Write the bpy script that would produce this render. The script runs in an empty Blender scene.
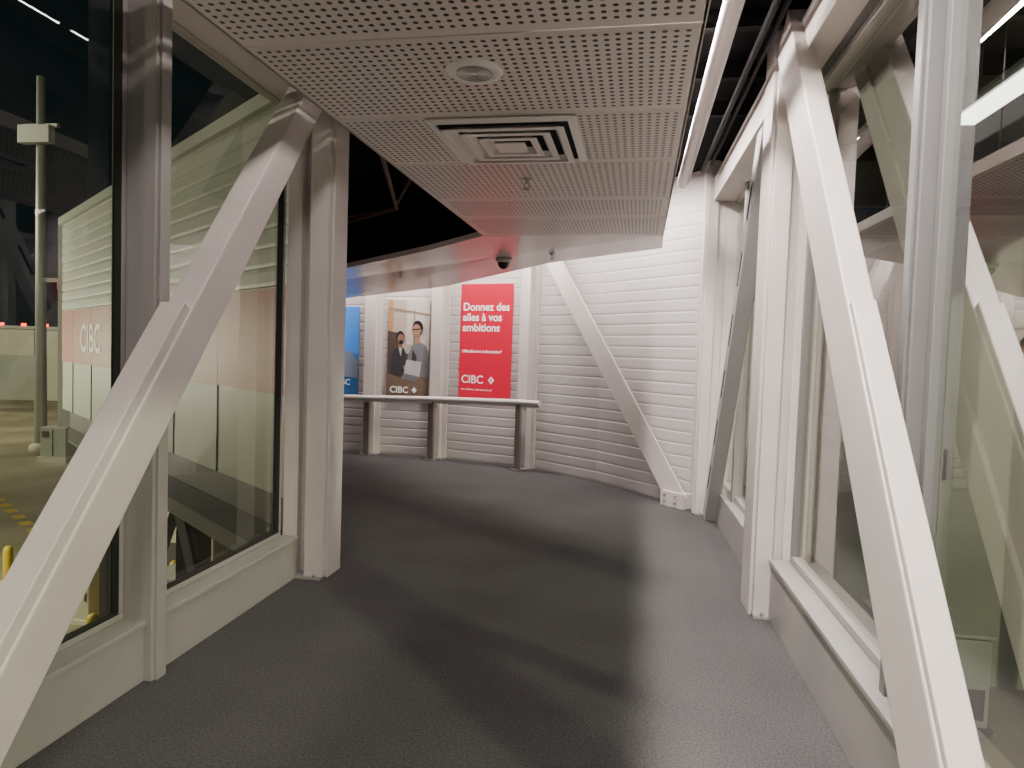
import bpy, math, random
from mathutils import Vector, Matrix
random.seed(4)
S=bpy.context.scene
C=bpy.context.collection

# ---------------------------------------------------------------- materials
def mat(name,col,rough=.5,metal=0.,noise=0.,nscale=8.,bump=0.,bscale=60.,emit=None,estr=0.,spec=.5):
    m=bpy.data.materials.new(name); m.use_nodes=True
    nt=m.node_tree; b=nt.nodes['Principled BSDF']
    b.inputs['Base Color'].default_value=(*col,1); b.inputs['Roughness'].default_value=rough
    b.inputs['Metallic'].default_value=metal; b.inputs['Specular IOR Level'].default_value=spec
    tc=nt.nodes.new('ShaderNodeTexCoord')
    if noise>0:
        n=nt.nodes.new('ShaderNodeTexNoise'); n.inputs['Scale'].default_value=nscale; n.inputs['Detail'].default_value=5
        nt.links.new(tc.outputs['Object'],n.inputs['Vector'])
        r=nt.nodes.new('ShaderNodeMapRange'); r.inputs['From Min'].default_value=.3; r.inputs['From Max'].default_value=.7
        r.inputs['To Min'].default_value=1-noise; r.inputs['To Max'].default_value=1+noise
        nt.links.new(n.outputs['Fac'],r.inputs['Value'])
        mx=nt.nodes.new('ShaderNodeVectorMath'); mx.operation='SCALE'; mx.inputs[0].default_value=col
        nt.links.new(r.outputs['Result'],mx.inputs['Scale']); nt.links.new(mx.outputs['Vector'],b.inputs['Base Color'])
    if bump>0:
        n=nt.nodes.new('ShaderNodeTexNoise'); n.inputs['Scale'].default_value=bscale; n.inputs['Detail'].default_value=3
        nt.links.new(tc.outputs['Object'],n.inputs['Vector'])
        bp=nt.nodes.new('ShaderNodeBump'); bp.inputs['Strength'].default_value=bump; bp.inputs['Distance'].default_value=.01
        nt.links.new(n.outputs['Fac'],bp.inputs['Height']); nt.links.new(bp.outputs['Normal'],b.inputs['Normal'])
    if emit:
        b.inputs['Emission Color'].default_value=(*emit,1); b.inputs['Emission Strength'].default_value=estr
    return m

M_white=mat('white_painted_steel',(.68,.63,.60),.42,noise=.05,nscale=3,bump=.03,bscale=90)
M_grey=mat('grey_painted_metal',(.34,.33,.325),.45,noise=.04,nscale=3)
M_dgrey=mat('dark_grey_metal',(.10,.10,.10),.45)
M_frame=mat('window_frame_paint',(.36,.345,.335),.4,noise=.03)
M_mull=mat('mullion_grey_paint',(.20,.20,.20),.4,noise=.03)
M_clad=mat('white_cladding',(.57,.54,.535),.45,noise=.03,nscale=2)
M_black=mat('plenum_black',(.004,.004,.005),.9,spec=.1)
M_conduit=mat('dark_conduit',(.007,.007,.008),.7,spec=.1)
M_brown=mat('cable_brown',(.08,.045,.025),.6)
M_pipe=mat('white_pipe',(.50,.47,.455),.3)
M_ceil=mat('ceiling_paint',(.76,.68,.63),.35,noise=.03,nscale=1.5)
M_ceil2=mat('soffit_paint',(.72,.65,.63),.22,noise=.03,nscale=1.5)
M_vent=mat('vent_white',(.90,.86,.83),.4)
M_slot=mat('slot_black',(.01,.01,.01),.9)
M_steel=mat('brushed_steel',(.33,.30,.28),.35,metal=.7)
M_rail=mat('rail_cream',(.72,.69,.66),.35)
M_red=mat('poster_red_glow',(.40,.005,.028),.4,emit=(.9,.012,.06),estr=.42)  # emission added to the red print to throw pink onto the ceiling
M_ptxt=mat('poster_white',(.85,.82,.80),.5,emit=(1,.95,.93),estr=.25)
M_blue=mat('poster_blue',(.05,.22,.60),.4,noise=.35,nscale=1.5)
M_yel=mat('safety_yellow',(.60,.45,.04),.5)
M_extred=mat('exterior_red',(.42,.07,.06),.5)
M_extg=mat('exterior_grey_green',(.42,.45,.38),.5,noise=.06,nscale=.8)
M_extw=mat('exterior_white',(.47,.49,.45),.5)
M_bldg=mat('hangar_panel',(.62,.60,.50),.7,noise=.05,nscale=.3)
M_rubber=mat('rubber',(.02,.02,.02),.8)
M_cream=mat('equipment_cream',(.55,.53,.40),.5)
M_galv=mat('galvanised',(.40,.42,.38),.5,metal=.3)
M_tube=mat('tube_glow',(1,1,1),.4,emit=(1,.97,.92),estr=8)

def carpet():
    m=bpy.data.materials.new('carpet_charcoal'); m.use_nodes=True; nt=m.node_tree; b=nt.nodes['Principled BSDF']
    tc=nt.nodes.new('ShaderNodeTexCoord')
    n=nt.nodes.new('ShaderNodeTexNoise'); n.inputs['Scale'].default_value=95; n.inputs['Detail'].default_value=4; n.inputs['Roughness'].default_value=.7
    v=nt.nodes.new('ShaderNodeTexVoronoi'); v.inputs['Scale'].default_value=120
    n2=nt.nodes.new('ShaderNodeTexNoise'); n2.inputs['Scale'].default_value=1.1; n2.inputs['Detail'].default_value=3
    for q in (n,v,n2): nt.links.new(tc.outputs['Object'],q.inputs['Vector'])
    cr=nt.nodes.new('ShaderNodeValToRGB'); cr.color_ramp.elements[0].position=.32; cr.color_ramp.elements[1].position=.72
    cr.color_ramp.elements[0].color=(.044,.044,.046,1); cr.color_ramp.elements[1].color=(.135,.132,.135,1)
    nt.links.new(n.outputs['Fac'],cr.inputs['Fac'])
    r=nt.nodes.new('ShaderNodeMapRange'); r.inputs['From Min'].default_value=.3; r.inputs['From Max'].default_value=.7
    r.inputs['To Min'].default_value=.88; r.inputs['To Max'].default_value=1.12
    nt.links.new(n2.outputs['Fac'],r.inputs['Value'])
    sc=nt.nodes.new('ShaderNodeVectorMath'); sc.operation='SCALE'
    nt.links.new(cr.outputs['Color'],sc.inputs[0]); nt.links.new(r.outputs['Result'],sc.inputs['Scale'])
    nt.links.new(sc.outputs['Vector'],b.inputs['Base Color'])
    b.inputs['Roughness'].default_value=.85; b.inputs['Specular IOR Level'].default_value=.2
    bp=nt.nodes.new('ShaderNodeBump'); bp.inputs['Strength'].default_value=.55; bp.inputs['Distance'].default_value=.006
    nt.links.new(v.outputs['Distance'],bp.inputs['Height']); nt.links.new(bp.outputs['Normal'],b.inputs['Normal'])
    return m
M_carpet=carpet()

def perf(name,pitch,rad,col):
    m=bpy.data.materials.new(name); m.use_nodes=True; nt=m.node_tree; b=nt.nodes['Principled BSDF']
    b.inputs['Roughness'].default_value=.4
    tc=nt.nodes.new('ShaderNodeTexCoord'); sp=nt.nodes.new('ShaderNodeSeparateXYZ'); nt.links.new(tc.outputs['Object'],sp.inputs[0])
    def math_(op,a,bv=None):
        k=nt.nodes.new('ShaderNodeMath'); k.operation=op
        if isinstance(a,(int,float)): k.inputs[0].default_value=a
        else: nt.links.new(a,k.inputs[0])
        if bv is not None:
            if isinstance(bv,(int,float)): k.inputs[1].default_value=bv
            else: nt.links.new(bv,k.inputs[1])
        return k.outputs[0]
    sq=[]
    for ax in (0,1):
        a=math_('DIVIDE',sp.outputs[ax],pitch); a=math_('FRACT',math_('ADD',a,100.25)); a=math_('SUBTRACT',a,.5); sq.append(math_('MULTIPLY',a,a))
    d=math_('ADD',sq[0],sq[1]); f=math_('LESS_THAN',d,(rad/pitch)**2)
    mx=nt.nodes.new('ShaderNodeMix'); mx.data_type='RGBA'; nt.links.new(f,mx.inputs[0])
    mx.inputs[6].default_value=(*col,1); mx.inputs[7].default_value=(.012,.011,.01,1)
    nt.links.new(mx.outputs[2],b.inputs['Base Color'])
    return m
M_perf=perf('perforated_panel',.0375,.0092,(.76,.68,.63))
M_perf2=perf('fine_perforated_panel',.028,.0075,(.76,.68,.63))

def glass(name,tint,boost):
    m=bpy.data.materials.new(name); m.use_nodes=True; nt=m.node_tree; nt.nodes.clear()
    o=nt.nodes.new('ShaderNodeOutputMaterial'); t=nt.nodes.new('ShaderNodeBsdfTransparent'); g=nt.nodes.new('ShaderNodeBsdfGlossy')
    t.inputs[0].default_value=(*tint,1); g.inputs['Roughness'].default_value=.0; g.inputs[0].default_value=(1,1,1,1)
    f=nt.nodes.new('ShaderNodeFresnel'); f.inputs[0].default_value=1.5
    k=nt.nodes.new('ShaderNodeMath'); k.operation='MULTIPLY'; k.use_clamp=True; k.inputs[1].default_value=boost
    mx=nt.nodes.new('ShaderNodeMixShader'); nt.links.new(f.outputs[0],k.inputs[0]); nt.links.new(k.outputs[0],mx.inputs[0])
    nt.links.new(t.outputs[0],mx.inputs[1]); nt.links.new(g.outputs[0],mx.inputs[2]); nt.links.new(mx.outputs[0],o.inputs[0])
    return m
M_glass=glass('window_glass',(.82,.86,.78),1.5)
M_glassR=glass('window_glass_tinted',(.76,.82,.72),.42)

M_ground=mat('apron_concrete',(.28,.25,.17),.75,noise=.45,nscale=.25,bump=.2,bscale=3)

# ---------------------------------------------------------------- helpers
def group(name,loc=(0,0,0)):
    e=bpy.data.objects.new(name,None); C.objects.link(e); e.empty_display_size=.1; return e
def mesh(name,vs,fs,m,parent=None,smooth=False):
    me=bpy.data.meshes.new(name); me.from_pydata([tuple(v) for v in vs],[],fs); me.update()
    o=bpy.data.objects.new(name,me); C.objects.link(o)
    if m: me.materials.append(m)
    if smooth:
        for p in me.polygons: p.use_smooth=True
    if parent: o.parent=parent
    return o
def bev(o,w,seg=2):
    b=o.modifiers.new('bevel','BEVEL'); b.width=w; b.segments=seg; b.limit_method='ANGLE'; return o
CF=[(0,3,2,1),(4,5,6,7),(0,1,5,4),(1,2,6,5),(2,3,7,6),(3,0,4,7)]
def box(name,x0,x1,y0,y1,z0,z1,m,parent=None,b=0):
    vs=[(x0,y0,z0),(x1,y0,z0),(x1,y1,z0),(x0,y1,z0),(x0,y0,z1),(x1,y0,z1),(x1,y1,z1),(x0,y1,z1)]
    o=mesh(name,vs,CF,m,parent)
    if b: bev(o,b)
    return o
def beam(name,p0,p1,w,h,m,parent=None,side=(1,0,0),b=0):
    p0=Vector(p0);p1=Vector(p1);d=(p1-p0).normalized();s=Vector(side);s=(s-d*s.dot(d)).normalized();n=d.cross(s)
    vs=[]
    for p in (p0,p1):
        for a,c in ((-1,-1),(1,-1),(1,1),(-1,1)): vs.append(p+s*a*w/2+n*c*h/2)
    o=mesh(name,vs,CF,m,parent)
    if b: bev(o,b)
    return o
def tube(name,pts,r,m,parent=None,res=6):
    cu=bpy.data.curves.new(name,'CURVE'); cu.dimensions='3D'; cu.bevel_depth=r; cu.bevel_resolution=res; cu.use_fill_caps=True
    s=cu.splines.new('POLY'); s.points.add(len(pts)-1)
    for i,p in enumerate(pts): s.points[i].co=(*p,1)
    o=bpy.data.objects.new(name,cu); C.objects.link(o); cu.materials.append(m)
    if parent: o.parent=parent
    return o
def lathe(name,prof,c,m,parent=None,n=40,axis='z'):
    vs=[];fs=[];k=len(prof)
    for i in range(n):
        a=2*math.pi*i/n
        for r,z in prof:
            vs.append((c[0]+r*math.cos(a),c[1]+r*math.sin(a),c[2]+z) if axis=='z' else (c[0]+z,c[1]+r*math.cos(a),c[2]+r*math.sin(a)))
    for i in range(n):
        j=(i+1)%n
        for q in range(k-1): fs.append((i*k+q,j*k+q,j*k+q+1,i*k+q+1))
    return mesh(name,vs,fs,m,parent,True)
def text(name,s,loc,rz,size,m,parent=None,align='LEFT',bold=.0,rx=90):
    cu=bpy.data.curves.new(name,'FONT'); cu.body=s; cu.size=size; cu.align_x=align; cu.offset=bold; cu.extrude=.0008
    cu.space_line=.95
    o=bpy.data.objects.new(name,cu); C.objects.link(o); o.location=loc; o.rotation_euler=(math.radians(rx),0,rz); cu.materials.append(m)
    if parent: o.parent=parent
    return o
def prism(name,poly,z0,z1,m,parent=None):
    n=len(poly); z0=[z0]*n; z1=[z1]*n
    vs=[(p[0],p[1],z) for p,z in zip(poly,z0)]+[(p[0],p[1],z) for p,z in zip(poly,z1)]
    fs=[tuple(range(n-1,-1,-1)),tuple(range(n,2*n))]+[(i,(i+1)%n,n+(i+1)%n,n+i) for i in range(n)]
    return mesh(name,vs,fs,m,parent)
class Seg:
    def __init__(s,A,B):
        s.A=Vector((A[0],A[1],0)); d=Vector((B[0]-A[0],B[1]-A[1],0)); s.L=d.length; s.d=d/s.L; s.n=Vector((s.d.y,-s.d.x,0)); s.rz=math.atan2(s.d.y,s.d.x)
    def p(s,t,off,z): return s.A+s.d*t+s.n*off+Vector((0,0,z))
    def slab(s,name,t0,t1,o0,o1,z0,z1,m,parent=None,b=0):
        vs=[s.p(t0,o1,z0),s.p(t1,o1,z0),s.p(t1,o0,z0),s.p(t0,o0,z0),s.p(t0,o1,z1),s.p(t1,o1,z1),s.p(t1,o0,z1),s.p(t0,o0,z1)]
        o=mesh(name,vs,CF,m,parent)
        if b: bev(o,b)
        return o
    def poly(s,name,pts,off,m,parent=None):
        return mesh(name,[s.p(a,off,z) for a,z in pts],[tuple(range(len(pts)))],m,parent)
def siding(name,pts,z0,z1,pitch,depth,m,parent=None,back=.08):
    prof=[];z=z0
    while z<z1-1e-6:
        prof+= [(z,-depth),(z+pitch*.07,-depth),(z+pitch*.13,-depth*.3),(z+pitch*.3,0.),(z+pitch*.88,.0),(z+pitch*.97,-depth*.25)]
        z+=pitch
    prof=[(min(a,z1),o) for a,o in prof]+[(z1,-depth)]
    prof=prof+[(z1,-back),(z0,-back)]
    k=len(prof); vs=[];fs=[]
    nn=[]
    for i in range(len(pts)):
        ns=[]
        if i>0: ns.append(Seg(pts[i-1],pts[i]).n)
        if i<len(pts)-1: ns.append(Seg(pts[i],pts[i+1]).n)
        v=sum(ns,Vector((0,0,0))).normalized(); v=v/ max(.5,v.dot(ns[0])); nn.append(v)
    for i,p in enumerate(pts):
        for z,o in prof: vs.append((p[0]+nn[i].x*o,p[1]+nn[i].y*o,z))
    for i in range(len(pts)-1):
        for q in range(k):
            q2=(q+1)%k; fs.append((i*k+q,(i+1)*k+q,(i+1)*k+q2,i*k+q2))
    fs.append(tuple(range(k))); fs.append(tuple((len(pts)-1)*k+q for q in reversed(range(k))))
    return mesh(name,vs,fs,m,parent)

XL=-2.22; XR=1.07; TOP=3.5
# ---------------------------------------------------------------- floor / roof
near=[(-2.30,4.9),(-2.93,5.41),(-9.6,10.6)]
far=[(-9.0,13.0),(-5.4,9.9),(-4.9,9.66),(-3.62,9.62),(-2.57,9.55),(-1.21,9.13),(-.25,8.40),(.85,7.22)]
poly=[(-2.27,-3.5),(1.20,-3.5),(1.20,7.25)]+[(a+.02,b+.02) for a,b in reversed(far[:-1])]+[near[2],near[1],near[0],(-2.27,4.75)]
prism('floor',poly,-.25,0,M_carpet)
prism('ceiling_plenum',poly,TOP,TOP+.12,M_black)

# ---------------------------------------------------------------- far wall
siding('wall_far',far,0,TOP,.128,.0055,M_clad)
siding('wall_end_right',[(.85,7.22),(1.18,6.90)],0,TOP,.128,.0055,M_clad)

def ibeam_post(name,seg,t,w=.24,dep=.16,z1=TOP-.002):
    g=group(name)
    seg.slab('back_flange',t-w/2,t+w/2,.0,.02,0,z1,M_white,g)
    seg.slab('web',t-.012+.03,t+.012+.03,.02,dep-.018,0,z1,M_white,g)
    seg.slab('front_flange',t-w/2+.03,t+w/2-.03,dep-.018,dep,0,z1,M_white,g,.003)
    seg.slab('base_plate',t-w/2-.02,t+w/2+.02,0.,dep+.03,0,.02,M_grey,g,.003)
    return g
sA=Seg(far[4],far[5]); sB=Seg(far[3],far[4]); sC=Seg(far[2],far[3]); sD=Seg(far[5],far[6]); sE=Seg(far[6],far[7])
sDE=Seg(far[5],far[7])
ibeam_post('steel_column',sD,.03); ibeam_post('steel_column',sA,.02); ibeam_post('steel_column',sB,.02)

g=group('diagonal_brace')
def fwp(t,off,z): return sDE.p(t,off,z)
L=sDE.L
a=fwp(L-.12,.16,.05); b_=fwp(.10,.16,3.35)
beam('front_flange',a,b_,.02,.24,M_white,g,side=sDE.n,b=.003)
beam('web',fwp(L-.12,.09,.05),fwp(.10,.09,3.35),.13,.05,M_white,g,side=sDE.n)
sDE.slab('gusset_plate',L-.34,L-.04,.05,.19,0,.16,M_white,g,.004)
for i in range(4):
    lathe('bolt',[(0,.0),(.014,0),(.014,.012),(0,.012)],fwp(L-.28+.14*(i%2),.20+.0,.05+.07*(i//2)),M_steel,g,12)

# ---------------------------------------------------------------- posters
def poster_panel(g,seg,t0,t1,z0,z1,m):
    seg.slab('backing',t0,t1,.010,.022,z0,z1,m,g)
g=group('red_poster')
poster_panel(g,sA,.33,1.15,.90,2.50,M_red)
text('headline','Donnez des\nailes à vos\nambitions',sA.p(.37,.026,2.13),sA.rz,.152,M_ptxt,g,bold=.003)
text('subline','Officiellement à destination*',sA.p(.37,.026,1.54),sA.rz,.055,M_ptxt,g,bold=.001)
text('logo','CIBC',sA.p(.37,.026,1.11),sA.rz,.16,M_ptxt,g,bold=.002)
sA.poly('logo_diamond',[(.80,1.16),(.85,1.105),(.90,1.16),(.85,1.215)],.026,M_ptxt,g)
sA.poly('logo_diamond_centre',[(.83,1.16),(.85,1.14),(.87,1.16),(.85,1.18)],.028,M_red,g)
text('smallprint','Les ambitions, c\'est tout naturel',sA.p(.37,.026,1.01),sA.rz,.038,M_ptxt,g)
P=lambda n,c: mat('print_'+n,c,.5,noise=.06,nscale=9)
pk={k:P(k,c) for k,c in dict(wall=(.50,.42,.36),window=(.62,.57,.51),dark=(.10,.07,.06),skin=(.42,.24,.17),skin2=(.30,.16,.11),hair=(.02,.015,.015),shirt=(.20,.20,.22),suit=(.05,.05,.06),desk=(.20,.14,.10),laptop=(.55,.55,.56),warm=(.50,.28,.12),mid=(.30,.22,.17)).items()}
g=group('photo_poster')
t0,t1,zb,zt=.24,.88,.85,2.27
poster_panel(g,sB,t0,t1,zb,zt,pk['wall'])
W=t1-t0;H=zt-zb
_o=[.024]
def pp(n,pts,m):
    _o[0]+=.0008
    return sB.poly(n,[(t0+x*W,zb+z*H) for x,z in pts],_o[0],m,g)
def ell(n,cx,cz,rx,rz,m,k=20,a0=0,a1=360):
    return pp(n,[(cx+rx*math.cos(math.radians(a0+(a1-a0)*i/k)),cz+rz*math.sin(math.radians(a0+(a1-a0)*i/k))) for i in range(k)],m)
pp('window_print',[(.45,.55),(1,.5),(1,1),(.45,1)],pk['window'])
pp('frame_print',[(.0,.62),(.12,.6),(.12,1),(0,1)],pk['warm'])
pp('beam_print',[(.0,.90),(1,.84),(1,.86),(0,.93)],pk['mid'])
pp('mullion_print',[(.62,.5),(.65,.5),(.65,.9),(.62,.9)],pk['mid'])
pp('cabinet_print',[(.0,.36),(.34,.38),(.34,.66),(.0,.68)],pk['dark'])
pp('lower_print',[(0,0),(1,0),(1,.45),(.0,.45)],pk['dark'])
pp('torso_left',[(.08,.22),(.50,.22),(.46,.45),(.40,.505),(.30,.53),(.18,.50),(.10,.42)],pk['suit'])
pp('collar_left',[(.26,.53),(.36,.53),(.33,.42)],pk['laptop'])
pp('neck_left',[(.27,.51),(.36,.51),(.35,.58),(.28,.58)],pk['skin2'])
ell('hair_left',.31,.615,.105,.068,pk['hair']); ell('face_left',.325,.598,.085,.055,pk['skin2'])
ell('beard_left',.33,.566,.055,.022,pk['hair'])
pp('torso_right',[(.46,.20),(1.0,.20),(1.0,.46),(.93,.54),(.76,.58),(.60,.54),(.50,.42)],pk['shirt'])
pp('neck_right',[(.66,.55),(.79,.56),(.78,.65),(.67,.64)],pk['skin'])
ell('hair_right',.725,.715,.13,.078,pk['hair']); ell('face_right',.695,.69,.10,.066,pk['skin'])
ell('ear_right',.81,.69,.018,.018,pk['skin2'])
pp('glasses_right',[(.60,.705),(.79,.712),(.79,.70),(.60,.693)],pk['hair'])
pp('mouth_right',[(.65,.655),(.72,.655),(.72,.650),(.65,.650)],pk['skin2'])
pp('arm_right',[(.56,.22),(.66,.20),(.72,.42),(.62,.50)],pk['suit'])
pp('forearm_right',[(.40,.30),(.62,.22),(.64,.27),(.42,.34)],pk['skin'])
pp('desk_print',[(.0,.0),(1,.0),(1,.22),(.35,.20),(.0,.25)],pk['desk'])
pp('laptop_screen',[(.42,.25),(.80,.22),(.84,.37),(.48,.39)],pk['laptop'])
pp('laptop_base',[(.42,.25),(.80,.22),(.70,.17),(.34,.19)],pk['shirt'])
text('logo','CIBC',sB.p(t0+.06,.055,zb+.07),sB.rz,.13,M_ptxt,g,bold=.002)
sB.poly('logo_diamond',[(t0+.40,zb+.115),(t0+.44,zb+.07),(t0+.48,zb+.115),(t0+.44,zb+.16)],.055,M_ptxt,g)
g=group('blue_poster')
poster_panel(g,sC,sC.L-.86,sC.L-.22,.84,2.16,M_blue)
sC.poly('sky_print',[(sC.L-.86,1.55),(sC.L-.22,1.45),(sC.L-.22,2.16),(sC.L-.86,2.16)],.024,mat('print_sky',(.06,.25,.75),.4,emit=(.08,.3,.9),estr=.25),g)
sC.poly('mountain_print',[(sC.L-.86,1.15),(sC.L-.22,1.1),(sC.L-.22,1.35),(sC.L-.35,1.52),(sC.L-.55,1.38),(sC.L-.7,1.6),(sC.L-.86,1.5)],.025,mat('print_hill',(.25,.33,.45),.5),g)
text('logo','CIBC',sC.p(sC.L-.60,.03,1.0),sC.rz,.12,M_ptxt,g)

# ---------------------------------------------------------------- handrail
g=group('handrail')
hp=[sC.p(-.3,.30,.82),sC.p(sC.L,.30,.84),sB.p(sB.L,.30,.87),sA.p(sA.L+.02,.30,.91),sD.p(.50,.30,.92)]
tube('rail',hp,.036,M_rail,g)
for i in range(len(hp)-1):
    q0=hp[i]-Vector((0,0,.045));q1=hp[i+1]-Vector((0,0,.045)); beam('under_rail',q0,q1,.014,.035,M_rail,g,side=(0,1,0))
for s_,t,z in ((sD,.10,.88),(sA,.05,.83),(sB,.05,.80)):
    s_.slab('rail_post',t-.045,t+.045,.26,.30,0,z,M_steel,g,.004)
    s_.slab('rail_post_foot',t-.085,t+.085,.22,.34,0,.015,M_steel,g)
    s_.slab('rail_bracket',t-.03,t+.03,.16,.30,z-.06,z-.03,M_steel,g)

# ---------------------------------------------------------------- window walls
def glazed_wall(side):
    s=-1 if side=='left' else 1
    X=XL if s<0 else XR
    inn=lambda d: X-s*d
    def bx(n,d0,d1,y0,y1,z0,z1,m,p=None,b=0):
        a,c=sorted((inn(d0),inn(d1))); return box(n,a,c,y0,y1,z0,z1,m,p,b)
    y_end=4.22 if s<0 else 4.24
    ym=2.74 if s<0 else 2.55
    mw=.105 if s<0 else .09
    md=.17 if s<0 else .08
    kd=.13 if s<0 else .13
    kz=.255 if s<0 else .34
    fr=.03 if s<0 else .04
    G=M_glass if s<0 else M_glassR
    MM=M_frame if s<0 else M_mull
    w=group('wall_'+side)
    bx('knee_wall',-.05,kd,-3.5,y_end,0,kz,M_frame,w,.004)
    bx('sill',-.06,kd+.012,-3.5,y_end,kz,kz+.025,M_frame,w,.004)
    bx('header',-.08,.06,-3.5,6.9 if s>0 else 4.75,3.12,TOP-.002,M_dgrey,w)
    k=1
    for y0,y1 in ((-3.4,-.165),(-.05,ym-.003),(ym+mw+.003,y_end-.03)):
        g=group('window_%s_%d'%(side,k)); k+=1
        mesh('glass',[(X,y0,kz+.03),(X,y1,kz+.03),(X,y1,3.1),(X,y0,3.1)],[(0,1,2,3)],G,g)
        bx('frame_bottom',-.03,.03,y0,y1,kz+.027,kz+.027+fr,M_frame,g,.004)
        bx('frame_top',-.03,.03,y0,y1,3.12-fr,3.12,M_frame,g,.004)
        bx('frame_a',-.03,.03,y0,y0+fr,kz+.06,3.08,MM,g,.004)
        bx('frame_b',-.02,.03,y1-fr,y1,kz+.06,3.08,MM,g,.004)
        if s<0:
            bx('gasket_a',-.008,.03,y0+fr,y0+fr+.006,kz+.07,3.07,M_rubber,g)
            bx('gasket_b',-.008,.03,y1-fr-.006,y1-fr,kz+.07,3.07,M_rubber,g)
            bx('gasket_c',-.008,.03,y0+fr,y1-fr,kz+.058,kz+.066,M_rubber,g)
    for y in (-.16,ym):
        g=group('mullion')
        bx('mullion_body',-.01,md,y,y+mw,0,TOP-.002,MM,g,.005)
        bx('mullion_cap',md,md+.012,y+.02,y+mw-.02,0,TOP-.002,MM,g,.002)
    g=group('trim_top_chord_'+side)
    bx('chord',-.05,.24 if s<0 else .20,-3.5,y_end,3.14 if s>0 else 3.10,3.36,M_white,g,.006)
glazed_wall('left'); glazed_wall('right')

def column(x0,x1,y,inner):
    g=group('steel_column'); T=TOP-.002
    box('web',x0+.01,x1-.01,y+.10,y+.14,0,T,M_white,g)
    if inner>0: a=(x1-.13,x1); b=(x0,x0+.10)
    else: a=(x0,x0+.10); b=(x1-.13,x1)
    box('inner_flange',a[0],a[1],y,y+.26,0,T,M_white,g,.005)
    box('outer_flange',b[0],b[1],y+.03,y+.24,0,T,M_white,g,.005)
    box('base_plate',x0-.0,x1+.0,y-.03,y+.29,0,.018,M_grey,g,.003)
    if inner>0: box('nib',x1,x1+.02,y+.05,y+.26,0,T,M_white,g,.003)
    else:
        box('nib',x0-.02,x0,y+.04,y+.30,0,T,M_white,g,.003)
        box('filler',x0+.10,x1-.13,y+.05,y+.09,0,T,M_white,g)
    for i in range(4):
        lathe('bolt',[(0,0),(.013,0),(.013,.014),(0,.014)],(x0+.05+(x1-x0-.1)*(i%2),y-.015+.29*(i//2),.018),M_steel,g,6)
column(-2.21,-1.91,4.22,1)
column(.85,1.14,4.24,-1)
column(.79,1.10,6.95,-1)

def diag(x,ya,za,yb,zb_,w,h,splice=True,m=M_white,slots=False,up=.035):
    g=group('diagonal_brace')
    A=Vector((x,ya,za));B=Vector((x,yb,zb_));d=(B-A).normalized()
    beam('tube',A,B,w,h,m,g,b=.008)
    s=-1 if x<0 else 1
    n=Vector((0,-d.z,d.y))
    if splice:
        mid=A+(B-A)*.50
        beam('lower_sleeve',A+n*up,mid+n*up,w*.86,h*.98,m,g,b=.006)
        lo=-n*(h*.42)
        beam('side_flange',A+lo+Vector((s*.05,0,0)),B+lo+Vector((s*.05,0,0)),.035,h*.5,m,g,b=.006)
    if slots:
        for i in range(6):
            c=A+(B-A)*(.10+.14*i)
            beam('slot',c-Vector((s*(w/2+.001),0,0)),c-Vector((s*(w/2+.001),0,0))+d*.28,.004,.03,M_slot,g)
    return g
diag(-1.96,1.58,.02,4.12,3.26,.14,.19,up=.05)
diag(.86,1.52,.02,4.02,3.36,.10,.27,up=.03)
diag(.92,6.80,.02,4.75,3.2,.12,.16,splice=False,m=M_grey,slots=True)

w=group('wall_right_rear')
box('knee_wall',.96,1.12,4.58,6.92,0,.30,M_frame,w,.004)
for y in (5.35,6.2): box('stud',1.02,1.10,y,y+.08,.3,3.12,M_frame,w)
g=group('window_right_4')
mesh('glass',[(1.07,4.6,.3),(1.07,6.92,.3),(1.07,6.92,3.12),(1.07,4.6,3.12)],[(0,1,2,3)],M_glassR,g)
box('frame_bottom',1.04,1.10,4.6,6.92,.30,.35,M_frame,g); box('frame_top',1.04,1.10,4.6,6.92,3.07,3.12,M_frame,g)
g=group('trim_top_chord_rear'); box('chord',.84,1.10,4.55,6.94,3.10,3.34,M_white,g,.006)

# ---------------------------------------------------------------- dropped ceiling (tray runs slightly off the wall line)
CX0,CX1,CZ=-1.27,.32,2.60
PX,PY=-.47,6.05; TH=math.radians(-1.5)
def rot(x,y):
    dx,dy=x-PX,y-PY; return (PX+dx*math.cos(TH)-dy*math.sin(TH),PY+dx*math.sin(TH)+dy*math.cos(TH))
def placed(name):
    e=group(name); e.matrix_world=Matrix.Translation((PX,PY,0))@Matrix.Rotation(TH,4,'Z')@Matrix.Translation((-PX,-PY,0)); return e
g=placed('ceiling')
seams=[-3.4,-2.3,-1.5,-.75,0,.75,1.5,2.25,3.0,3.75,4.60]
for i in range(len(seams)-1):
    y0,y1=seams[i]+.004,seams[i+1]-.004
    box('panel_tray',CX0,CX1,y0,y1,CZ,CZ+.035,M_ceil,g,.002)
    bd=.035
    vs=[(CX0+bd,y0+bd,CZ-.0012),(CX1-bd,y0+bd,CZ-.0012),(CX1-bd,y1-bd,CZ-.0012),(CX0+bd,y1-bd,CZ-.0012)]
    mesh('perforated_face',vs,[(0,3,2,1)],M_perf,g)
ys=[4.604,5.25,6.05]
for i in range(2):
    box('panel_tray',CX0,CX1,ys[i],ys[i+1]-.008,CZ,CZ+.035,M_ceil,g,.002)
    mesh('perforated_face',[(CX0+.05,ys[i]+.07,CZ-.0012),(CX1-.05,ys[i]+.07,CZ-.0012),(CX1-.05,ys[i+1]-.09,CZ-.0012),(CX0+.05,ys[i+1]-.09,CZ-.0012)],[(0,3,2,1)],M_perf2,g)
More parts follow.
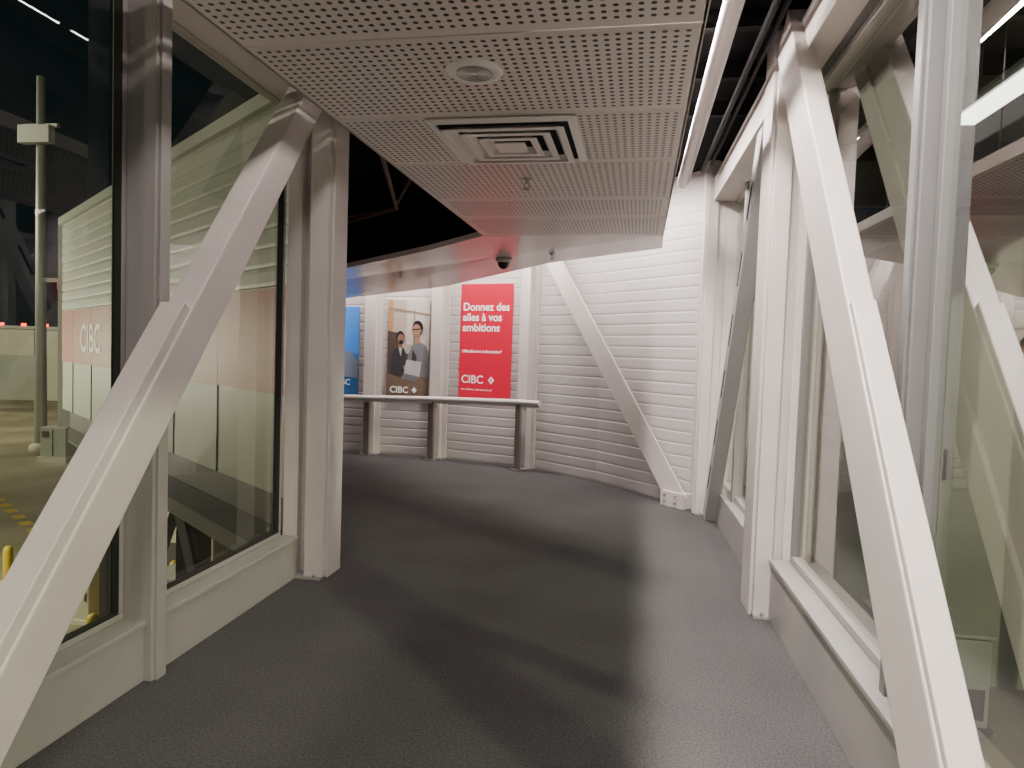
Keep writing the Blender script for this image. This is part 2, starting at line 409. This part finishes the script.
for x in (CX0+.15,CX1-.15):
    for y in (-2,0.4,2.6,4.2,5.7): tube('hanger_rod',[(x,y,CZ+.03),(x,y,TOP)],.005,M_conduit,g,3)
for x in (CX0+.004,CX1-.004):
    box('edge_channel',x-.006,x+.006,-3.4,6.04,CZ+.0,CZ+.075,M_ceil,g)
g=group('ceiling_soffit')
pA=(*rot(CX0,6.052),CZ);pB=(*rot(CX1,6.052),CZ)
sp=[pA,pB,(.35,6.70,2.60),(-.80,7.45,2.55),(-2.30,8.60,2.38),(-4.0,9.25,2.24),(-6.0,9.3,2.2),(-5.2,8.3,2.25),(-2.95,7.10,2.43),(-1.9,6.5,2.53)]
n=len(sp); c=(-1.3,7.0,2.55)
vs=list(sp)+[c]+[(a,b,z+.05) for a,b,z in sp]+[(c[0],c[1],c[2]+.05)]
fs=[(n,(i+1)%n,i) for i in range(n)]+[(2*n+1,n+1+i,n+1+(i+1)%n) for i in range(n)]+[(i,(i+1)%n,n+1+(i+1)%n,n+1+i) for i in range(n)]
mesh('soffit_panel',vs,fs,M_ceil2,g)
g=group('plenum_dark_screen')  # added black boards hide the lit wall and keep the plenum dark
bl=[(.30,6.45),(-1.1,7.15),(-2.5,8.15),(-4.2,8.85),(-6.2,9.1)]
for i in range(len(bl)-1):
    sb=Seg(bl[i+1],bl[i]); sb.slab('dark_screen_board',0,sb.L,-.02,.02,2.655 if i==0 else (2.61 if i==1 else 2.50),TOP-.002,M_black,g)

# vent diffuser
g=placed('air_vent')
vx,vy,hw=-.50,3.36,.31
def frame_ring(n,h0,z0,h1,z1,m,th=.004):
    vs=[]
    for h,z in ((h0,z0),(h1,z1)):
        for a,b in ((-1,-1),(1,-1),(1,1),(-1,1)): vs.append((vx+a*h,vy+b*h,z))
    o=mesh(n,vs,[(i,(i+1)%4,4+(i+1)%4,4+i) for i in range(4)],m,g)
    so=o.modifiers.new('s','SOLIDIFY'); so.thickness=th
    return o
frame_ring('outer_flange',hw+.035,CZ-.006,hw-.005,CZ-.014,M_vent,.005)
box('plenum_back',vx-hw,vx+hw,vy-hw,vy+hw,CZ-.004,CZ-.002,M_slot,g)
for h in (.280,.208,.136):
    frame_ring('louver',h,CZ-.034,h-.045,CZ-.006,M_vent,.003)
    frame_ring('louver_lip',h+.006,CZ-.035,h-.026,CZ-.035,M_vent,.003)
box('centre_plate',vx-.075,vx+.075,vy-.075,vy+.075,CZ-.040,CZ-.034,M_vent,g,.002)
g=placed('ceiling_speaker')
lathe('bezel',[(.108,0),(.108,-.004),(.100,-.012),(.082,-.014),(.078,-.011),(.0,-.012)],(-.49,2.53,CZ-.001),M_vent,g)
for r in (.02,.035,.05,.065): lathe('grille_ring',[(r-.003,-.0145),(r-.003,-.011),(r+.003,-.011),(r+.003,-.0145)],(-.49,2.53,CZ),M_grey,g)
def sprinkler(x,y,z):
    g=group('sprinkler_head')
    lathe('escutcheon',[(.0,0),(.035,0),(.033,-.006),(.014,-.010),(.012,-.03),(0,-.03)],(x,y,z),M_pipe,g,24)
    tube('frame_arm_a',[(x-.012,y,z-.028),(x-.016,y,z-.045),(x,y,z-.06)],.003,M_steel,g,3)
    tube('frame_arm_b',[(x+.012,y,z-.028),(x+.016,y,z-.045),(x,y,z-.06)],.003,M_steel,g,3)
    lathe('deflector',[(0,-.06),(.022,-.06),(.022,-.064),(0,-.064)],(x,y,z),M_steel,g,16)
sprinkler(-.60,4.10,CZ-.002); sprinkler(-.72,6.85,2.565); sprinkler(-2.55,7.6,2.44); sprinkler(-.6,1.2,CZ-.002)
g=group('dome_camera')
lathe('housing',[(0,0),(.085,0),(.085,-.035),(.07,-.045),(0,-.045)],(-1.26,7.12,2.545),M_pipe,g)
lathe('dome',[(.065,-.045),(.060,-.075),(.042,-.10),(.02,-.112),(0,-.115)],(-1.26,7.12,2.545),mat('dome_smoked',(.01,.01,.01),.1),g)

# ---------------------------------------------------------------- plenum services
tube('water_pipe',[(.46,-3,3.34),(.46,3.3,3.25),(.48,6.25,3.10)],.050,M_pipe,None,8)
g=group('cable_tray')
for x in (-1.85,-1.60): box('side_rail',x,x+.02,-3,5.8,3.02,3.09,M_conduit,g)
for i in range(28): box('rung',-1.85,-1.58,-2.8+.3*i,-2.76+.3*i,3.02,3.035,M_conduit,g)
for k in range(3): tube('cable',[(-1.78+.06*k,-3,3.05),(-1.76+.06*k,2,3.045),(-1.79+.06*k,5.7,3.05)],.012,M_brown if k%2 else M_conduit,g,3)
for x in (-1.82,-1.61):
    for y in (-2,1,4): tube('tray_hanger',[(x,y,3.03),(x,y,TOP)],.005,M_conduit,g,2)
g=group('plenum_joists')
for i in range(14):
    y=-3+.7*i
    box('joist',-1.9,.95 if y<6 else .25,y,y+.06,TOP-.10,TOP-.002,M_conduit,g)
g=group('plenum_conduits')
tube('conduit_a',[(.68,-3,3.30),(.68,6.6,3.30)],.018,M_conduit,g); tube('conduit_b',[(.76,-3,3.36),(.76,6.6,3.36)],.014,M_conduit,g)
tube('conduit_c',[(-1.7,4.6,2.9),(-2.1,6.1,2.85),(-4.0,7.6,2.8)],.018,M_brown,g)
tube('conduit_d',[(-1.5,5.0,3.05),(-2.3,6.6,2.95),(-4.6,8.0,2.95)],.014,M_brown,g)
box('duct',-1.1,-.05,-3,6.1,2.98,3.3,M_conduit,g,.01)

# ---------------------------------------------------------------- lamps
def area(name,loc,rot_,sx,sy,power,col=(1,.95,.9),parent=None,spread=180):
    l=bpy.data.lights.new(name,'AREA'); l.shape='RECTANGLE'; l.size=sx; l.size_y=sy; l.energy=power; l.color=col; l.spread=math.radians(spread)
    o=bpy.data.objects.new(name,l); C.objects.link(o); o.location=loc; o.rotation_euler=rot_
    if parent: o.parent=parent
    return o
WARM=(1,.885,.825)
for y0,y1 in ((-2.6,-.1),(.2,2.7),(3.0,4.6),(4.9,6.3)):
    g=group('added_left_strip_light')
    xl=.235+.026*((y0+y1)/2-2.0)
    box('housing',xl-.04,xl+.04,y0,y1,TOP-.15,TOP-.11,M_grey,g)
    area('lamp',(xl,(y0+y1)/2,TOP-.16),(0,0,0),.05,y1-y0-.05,62*(y1-y0),WARM,g)
for y0,y1 in ((-2.4,.4),(1.0,3.8)):  # added weak strips above the left gap, brighten left wall and columns
    g=group('added_left_strip_light')
    box('housing',-1.45,-1.37,y0,y1,3.24,3.28,M_grey,g)
    area('lamp',(-1.41,(y0+y1)/2,3.23),(0,0,0),.05,y1-y0-.05,8*(y1-y0),WARM,g)
def wash(P0,P1,z,power):
    g=group('wall_wash_fixture'); p0=Vector((*P0,z));p1=Vector((*P1,z));d=p1-p0
    beam('housing',p0,p1,.04,.24,M_grey,g,side=(0,0,1))
    M=Matrix.Rotation(math.atan2(d.y,d.x),4,'Z')@Matrix.Rotation(math.radians(-18),4,'X')
    o=area('lamp',(p0+p1)/2-Vector((0,0,.065)),M.to_euler(),d.length,.2,power,WARM,g)
wash((.35,6.95),(-.6,7.75),3.35,52); wash((-.9,7.95),(-2.2,8.85),3.35,64); wash((-2.5,8.95),(-4.6,9.2),3.35,80)
g=group('added_fill_light')  # ceiling lamp added behind the camera as soft fill
box('fill_light_frame',-1.0,.05,-1.45,-.8,CZ-.012,CZ-.004,M_vent,g)
area('lamp',(-.47,-1.12,CZ-.02),(0,0,0),1.0,.6,75,WARM,g)

# ---------------------------------------------------------------- exterior branch bridge
g=group('jet_bridge_exterior')
off=[(-2.36,4.86),(-9.66,10.52)]
s=Seg(off[1],off[0])
siding('upper_cladding',[off[1],off[0]],2.02,TOP,.16,.015,M_extw,g,back=.05)
s.slab('fascia_top',0,s.L,-.05,.06,TOP,TOP+.12,M_extw,g)
s.slab('red_band',0,s.L,-.05,.0,1.15,2.02,M_extred,g)
s.slab('lower_panel',0,s.L,-.05,-.01,.32,1.15,M_extg,g)
s.slab('skirt',0,s.L,-.20,-.10,-.28,.32,M_dgrey,g)
for i in range(7): s.slab('panel_joint',.9+1.3*i,.912+1.3*i,-.012,.002,.32,2.02,M_dgrey,g)
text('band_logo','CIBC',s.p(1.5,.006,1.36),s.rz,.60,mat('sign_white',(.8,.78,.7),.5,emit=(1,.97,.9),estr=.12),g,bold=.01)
box('end_wall',-9.72,-9.0,10.5,12.9,0,TOP,M_extw,g)
g=group('bridge_support_frame')
for t in (1.0,5.0,8.5):
    p=s.p(t,-.6,-.3); beam('leg',p,p-Vector((0,0,4.2)),.3,.3,M_dgrey,g)
a=s.p(.5,-.4,-.45);b=s.p(9.0,-.4,-.45); beam('underbeam',a,b,.2,.3,M_dgrey,g,side=(0,0,1))
for i in range(4):
    a=s.p(1+i*2,-.4,-.5);b=s.p(2+i*2,-.4,-1.7);c=s.p(3+i*2,-.4,-.5)
    beam('truss_a',a,b,.1,.1,M_dgrey,g); beam('truss_b',b,c,.1,.1,M_dgrey,g)

# apron
GZ=-4.5
mesh('ground',[(-140,-60,GZ),(120,-60,GZ),(120,140,GZ),(-140,140,GZ)],[(0,1,2,3)],M_ground)
g=group('painted_apron_line')
for i in range(26):
    x=-14-.9*i; y=16+.62*i
    mesh('dash',[(x,y,GZ+.01),(x-.5,y+.34,GZ+.01),(x-.72,y+.06,GZ+.01),(x-.22,y-.28,GZ+.01)],[(0,1,2,3)],M_yel,g)
g=group('light_mast')
mx,my=-29.5,30.8
lathe('mast',[(.30,0),(.25,6),(.2,19.2),(0,19.3)],(mx,my,GZ),M_galv,g,20)
lathe('base',[(.0,0),(.55,0),(.5,.5),(.3,.6)],(mx,my,GZ),M_bldg,g,20)
box('flood_head',mx-.9,mx+.9,my-.5,my-.1,11.3,12.2,M_extw,g,.03)
box('flood_bracket',mx-1.0,mx+1.0,my-.1,my+.1,12.2,12.35,M_galv,g)
box('arm',mx,mx+1.9,my-.1,my+.1,4.4,4.6,M_galv,g); box('arm_head',mx+1.2,mx+1.9,my-.3,my+.2,4.0,4.45,M_extw,g,.03)
g=group('electrical_cabinet')
box('body',-27.8,-26.4,29.0,30.0,GZ+.25,GZ+1.7,M_extw,g,.03); box('plinth',-27.9,-26.3,28.9,30.1,GZ,GZ+.25,M_bldg,g)
box('door_seam',-27.12,-27.08,28.985,29.0,GZ+.3,GZ+1.6,M_slot,g); box('vent_cover',-27.7,-27.3,28.98,29.0,GZ+1.2,GZ+1.5,M_dgrey,g)
g=group('hangar_building')
hs=Seg((-72,53),(-52.5,58.0))
hs.slab('walls',0,hs.L,-14,0,GZ,2.3,M_bldg,g); hs.slab('parapet',-.2,hs.L+.2,-14,.2,2.3,2.6,M_extw,g)
for i in range(6): hs.slab('joint',1+3.2*i,1.1+3.2*i,.0,.02,GZ,2.3,M_dgrey,g)
hs.slab('roller_door',hs.L-8,hs.L-3,0,.06,GZ,-.2,M_extg,g)
rl=mat('red_marker_light',(.5,.0,.0),.5,emit=(1,.03,.02),estr=8)
for i in range(9): hs.slab('red_marker',2+2.0*i,2.3+2.0*i,.0,.3,2.6,2.85,rl,g)
def bollard(x,y):
    g=group('bollard')
    lathe('post',[(.11,0),(.11,.78),(.09,.86),(.04,.9),(0,.905)],(x,y,GZ),M_yel,g,20); lathe('collar',[(0,0),(.18,0),(.18,.03),(.11,.05)],(x,y,GZ),M_bldg,g,20)
for x,y in ((-10.5,12.7),(-10.2,14.4),(-14.7,14.4),(-12.6,13.1),(-9.6,11.2)): bollard(x,y)
def equip(name,x,y,w,d,h,m):
    g=group(name)
    box('body',x-w/2,x+w/2,y-d/2,y+d/2,GZ+.35,GZ+h,m,g,.04)
    box('chassis',x-w/2-.05,x+w/2+.05,y-d/2-.05,y+d/2+.05,GZ+.25,GZ+.38,M_dgrey,g)
    box('front_panel',x-w/2+.08,x+w/2-.08,y-d/2-.012,y-d/2,GZ+.5,GZ+h*.55,M_dgrey,g)
    box('lid',x-w/2-.03,x+w/2+.03,y-d/2-.03,y+d/2+.03,GZ+h,GZ+h+.06,M_extw,g,.01)
    for a in (-1,1):
        for c in (-1,1): lathe('wheel',[(0,-.07),(.2,-.07),(.22,-.04),(.22,.04),(.2,.07),(0,.07)],(x+a*w*.42,y+c*d*.35,GZ+.22),M_rubber,g,20,'x')
    tube('tow_bar',[(x,y-d/2,GZ+.3),(x,y-d/2-.9,GZ+.3)],.03,M_dgrey,g,3)
equip('ground_power_unit',-10.4,15.8,1.5,1.4,2.0,M_cream)
equip('service_cart',-8.4,17.0,1.2,1.0,1.5,M_extg)
equip('service_cart',-12.0,16.8,1.3,1.1,1.7,M_extw)
equip('air_start_unit',-14.2,21.0,1.8,1.3,1.8,M_cream)
equip('service_cart',-17.5,22.8,1.6,1.3,1.4,M_extw)
equip('service_cart',-8.6,12.6,1.1,1.0,1.3,M_cream)
g=group('utility_cabinet')
box('body',-11.5,-10.9,12.6,13.1,GZ+.1,GZ+1.15,M_cream,g,.02); box('plinth',-11.55,-10.85,12.55,13.15,GZ,GZ+.1,M_bldg,g); box('handle',-11.0,-10.97,12.58,12.6,GZ+.5,GZ+.7,M_dgrey,g)
g=group('apron_sign')
box('panel',-10.9,-9.5,17.9,17.98,GZ+.5,GZ+1.7,M_dgrey,g); text('lettering','jetair',(-10.8,17.89,GZ+1.1),0,.45,M_ptxt,g)
for x in (-10.7,-9.7): box('leg',x,x+.08,17.98,18.06,GZ,GZ+1.7,M_galv,g)

g=group('terminal_building')
box('facade',6.2,8.5,14,50,GZ,4.4,M_extg,g)
for i in range(12): box('facade_rib',6.1,6.2,14+3*i,14.3+3*i,GZ,4.4,M_extw,g)
box('facade_band',6.12,6.2,14,50,-.6,0,M_extw,g)
g=group('canopy')
box('canopy_deck',2.6,8.0,4.0,13.8,4.7,4.9,M_dgrey,g)
for y in (4.5,7.5,10.5,13.4): box('canopy_beam',2.6,8.0,y,y+.15,4.45,4.7,M_dgrey,g)
for y in (4.6,13.3): box('canopy_post',7.6,7.85,y,y+.25,GZ,4.5,M_galv,g)
g=group('canopy_light_fixture')
box('housing',3.10,3.34,4.6,7.4,3.98,4.06,M_extw,g); box('tube',3.13,3.31,4.65,7.35,3.92,3.98,M_tube,g)
for y in (4.9,7.1): box('hanger',3.20,3.24,y,y+.04,4.06,4.7,M_galv,g)
area('lamp',(3.22,6.0,3.91),(0,0,0),.12,2.5,110,(1,1,.95),g)
equip('service_cart',8.5,9.5,1.6,1.2,1.6,M_cream); equip('ground_power_unit',5.2,12.2,1.5,1.3,1.8,M_extw); equip('service_cart',4.6,5.5,1.4,1.1,1.1,M_extg)
equip('service_cart',9.8,14.5,1.6,1.2,1.5,M_extw); equip('air_start_unit',12.5,13.0,1.9,1.4,1.8,M_cream)
for x,y in ((6.5,8.0),(7.4,10.6),(11,11)): bollard(x,y)

def flood(x,y,z,tx,ty,tz,power,size,col):  # out-of-view pole lamps added to light the apron and bridge side
    g=group('added_flood_light')
    lathe('pole',[(.18,0),(.12,z-GZ)],(x,y,GZ),M_galv,g,14)
    d=(Vector((tx,ty,tz))-Vector((x,y,z)))
    q=d.to_track_quat('-Z','Y')
    o=area('lamp',Vector((x,y,z))+d.normalized()*.3,q.to_euler(),size,size,power,col,g)
    box('head',x-.4,x+.4,y-.15,y+.15,z-.05,z+.35,M_dgrey,g)
SOD=(1,.93,.70)
flood(-24,-8,12,-9,12,-2,1000,1.0,SOD)
flood(-45,25,14,-40,60,-2,7500,1.0,SOD)
flood(-34,12,14,-22,30,-4.5,900,1.0,SOD)
flood(16,-6,12,6,12,-4,3600,1.0,SOD)
flood(-17,9.5,1.5,-9,14.5,-4.5,1000,.5,SOD)  # added low lamp, brightens the bollards and carts under the bridge

w=bpy.data.worlds.new('night'); S.world=w; w.use_nodes=True
w.node_tree.nodes['Background'].inputs[0].default_value=(.010,.016,.018,1); w.node_tree.nodes['Background'].inputs[1].default_value=.5

# ---------------------------------------------------------------- camera
cam=bpy.data.cameras.new('camera'); co=bpy.data.objects.new('camera',cam); C.objects.link(co); S.camera=co
cam.sensor_width=36; cam.lens=680/1024*36; cam.clip_start=.02; cam.clip_end=500
yaw=math.radians(9.0); p=math.radians(2.6); r=math.radians(1.9)
f=Vector((-math.sin(yaw)*math.cos(p),math.cos(yaw)*math.cos(p),-math.sin(p)))
r0=Vector((math.cos(yaw),math.sin(yaw),0)); u0=r0.cross(f)
rr=r0*math.cos(r)+u0*math.sin(r); uu=rr.cross(f)
mtx=Matrix(((rr.x,uu.x,-f.x,0),(rr.y,uu.y,-f.y,0),(rr.z,uu.z,-f.z,1.55),(0,0,0,1)))
co.matrix_world=mtx
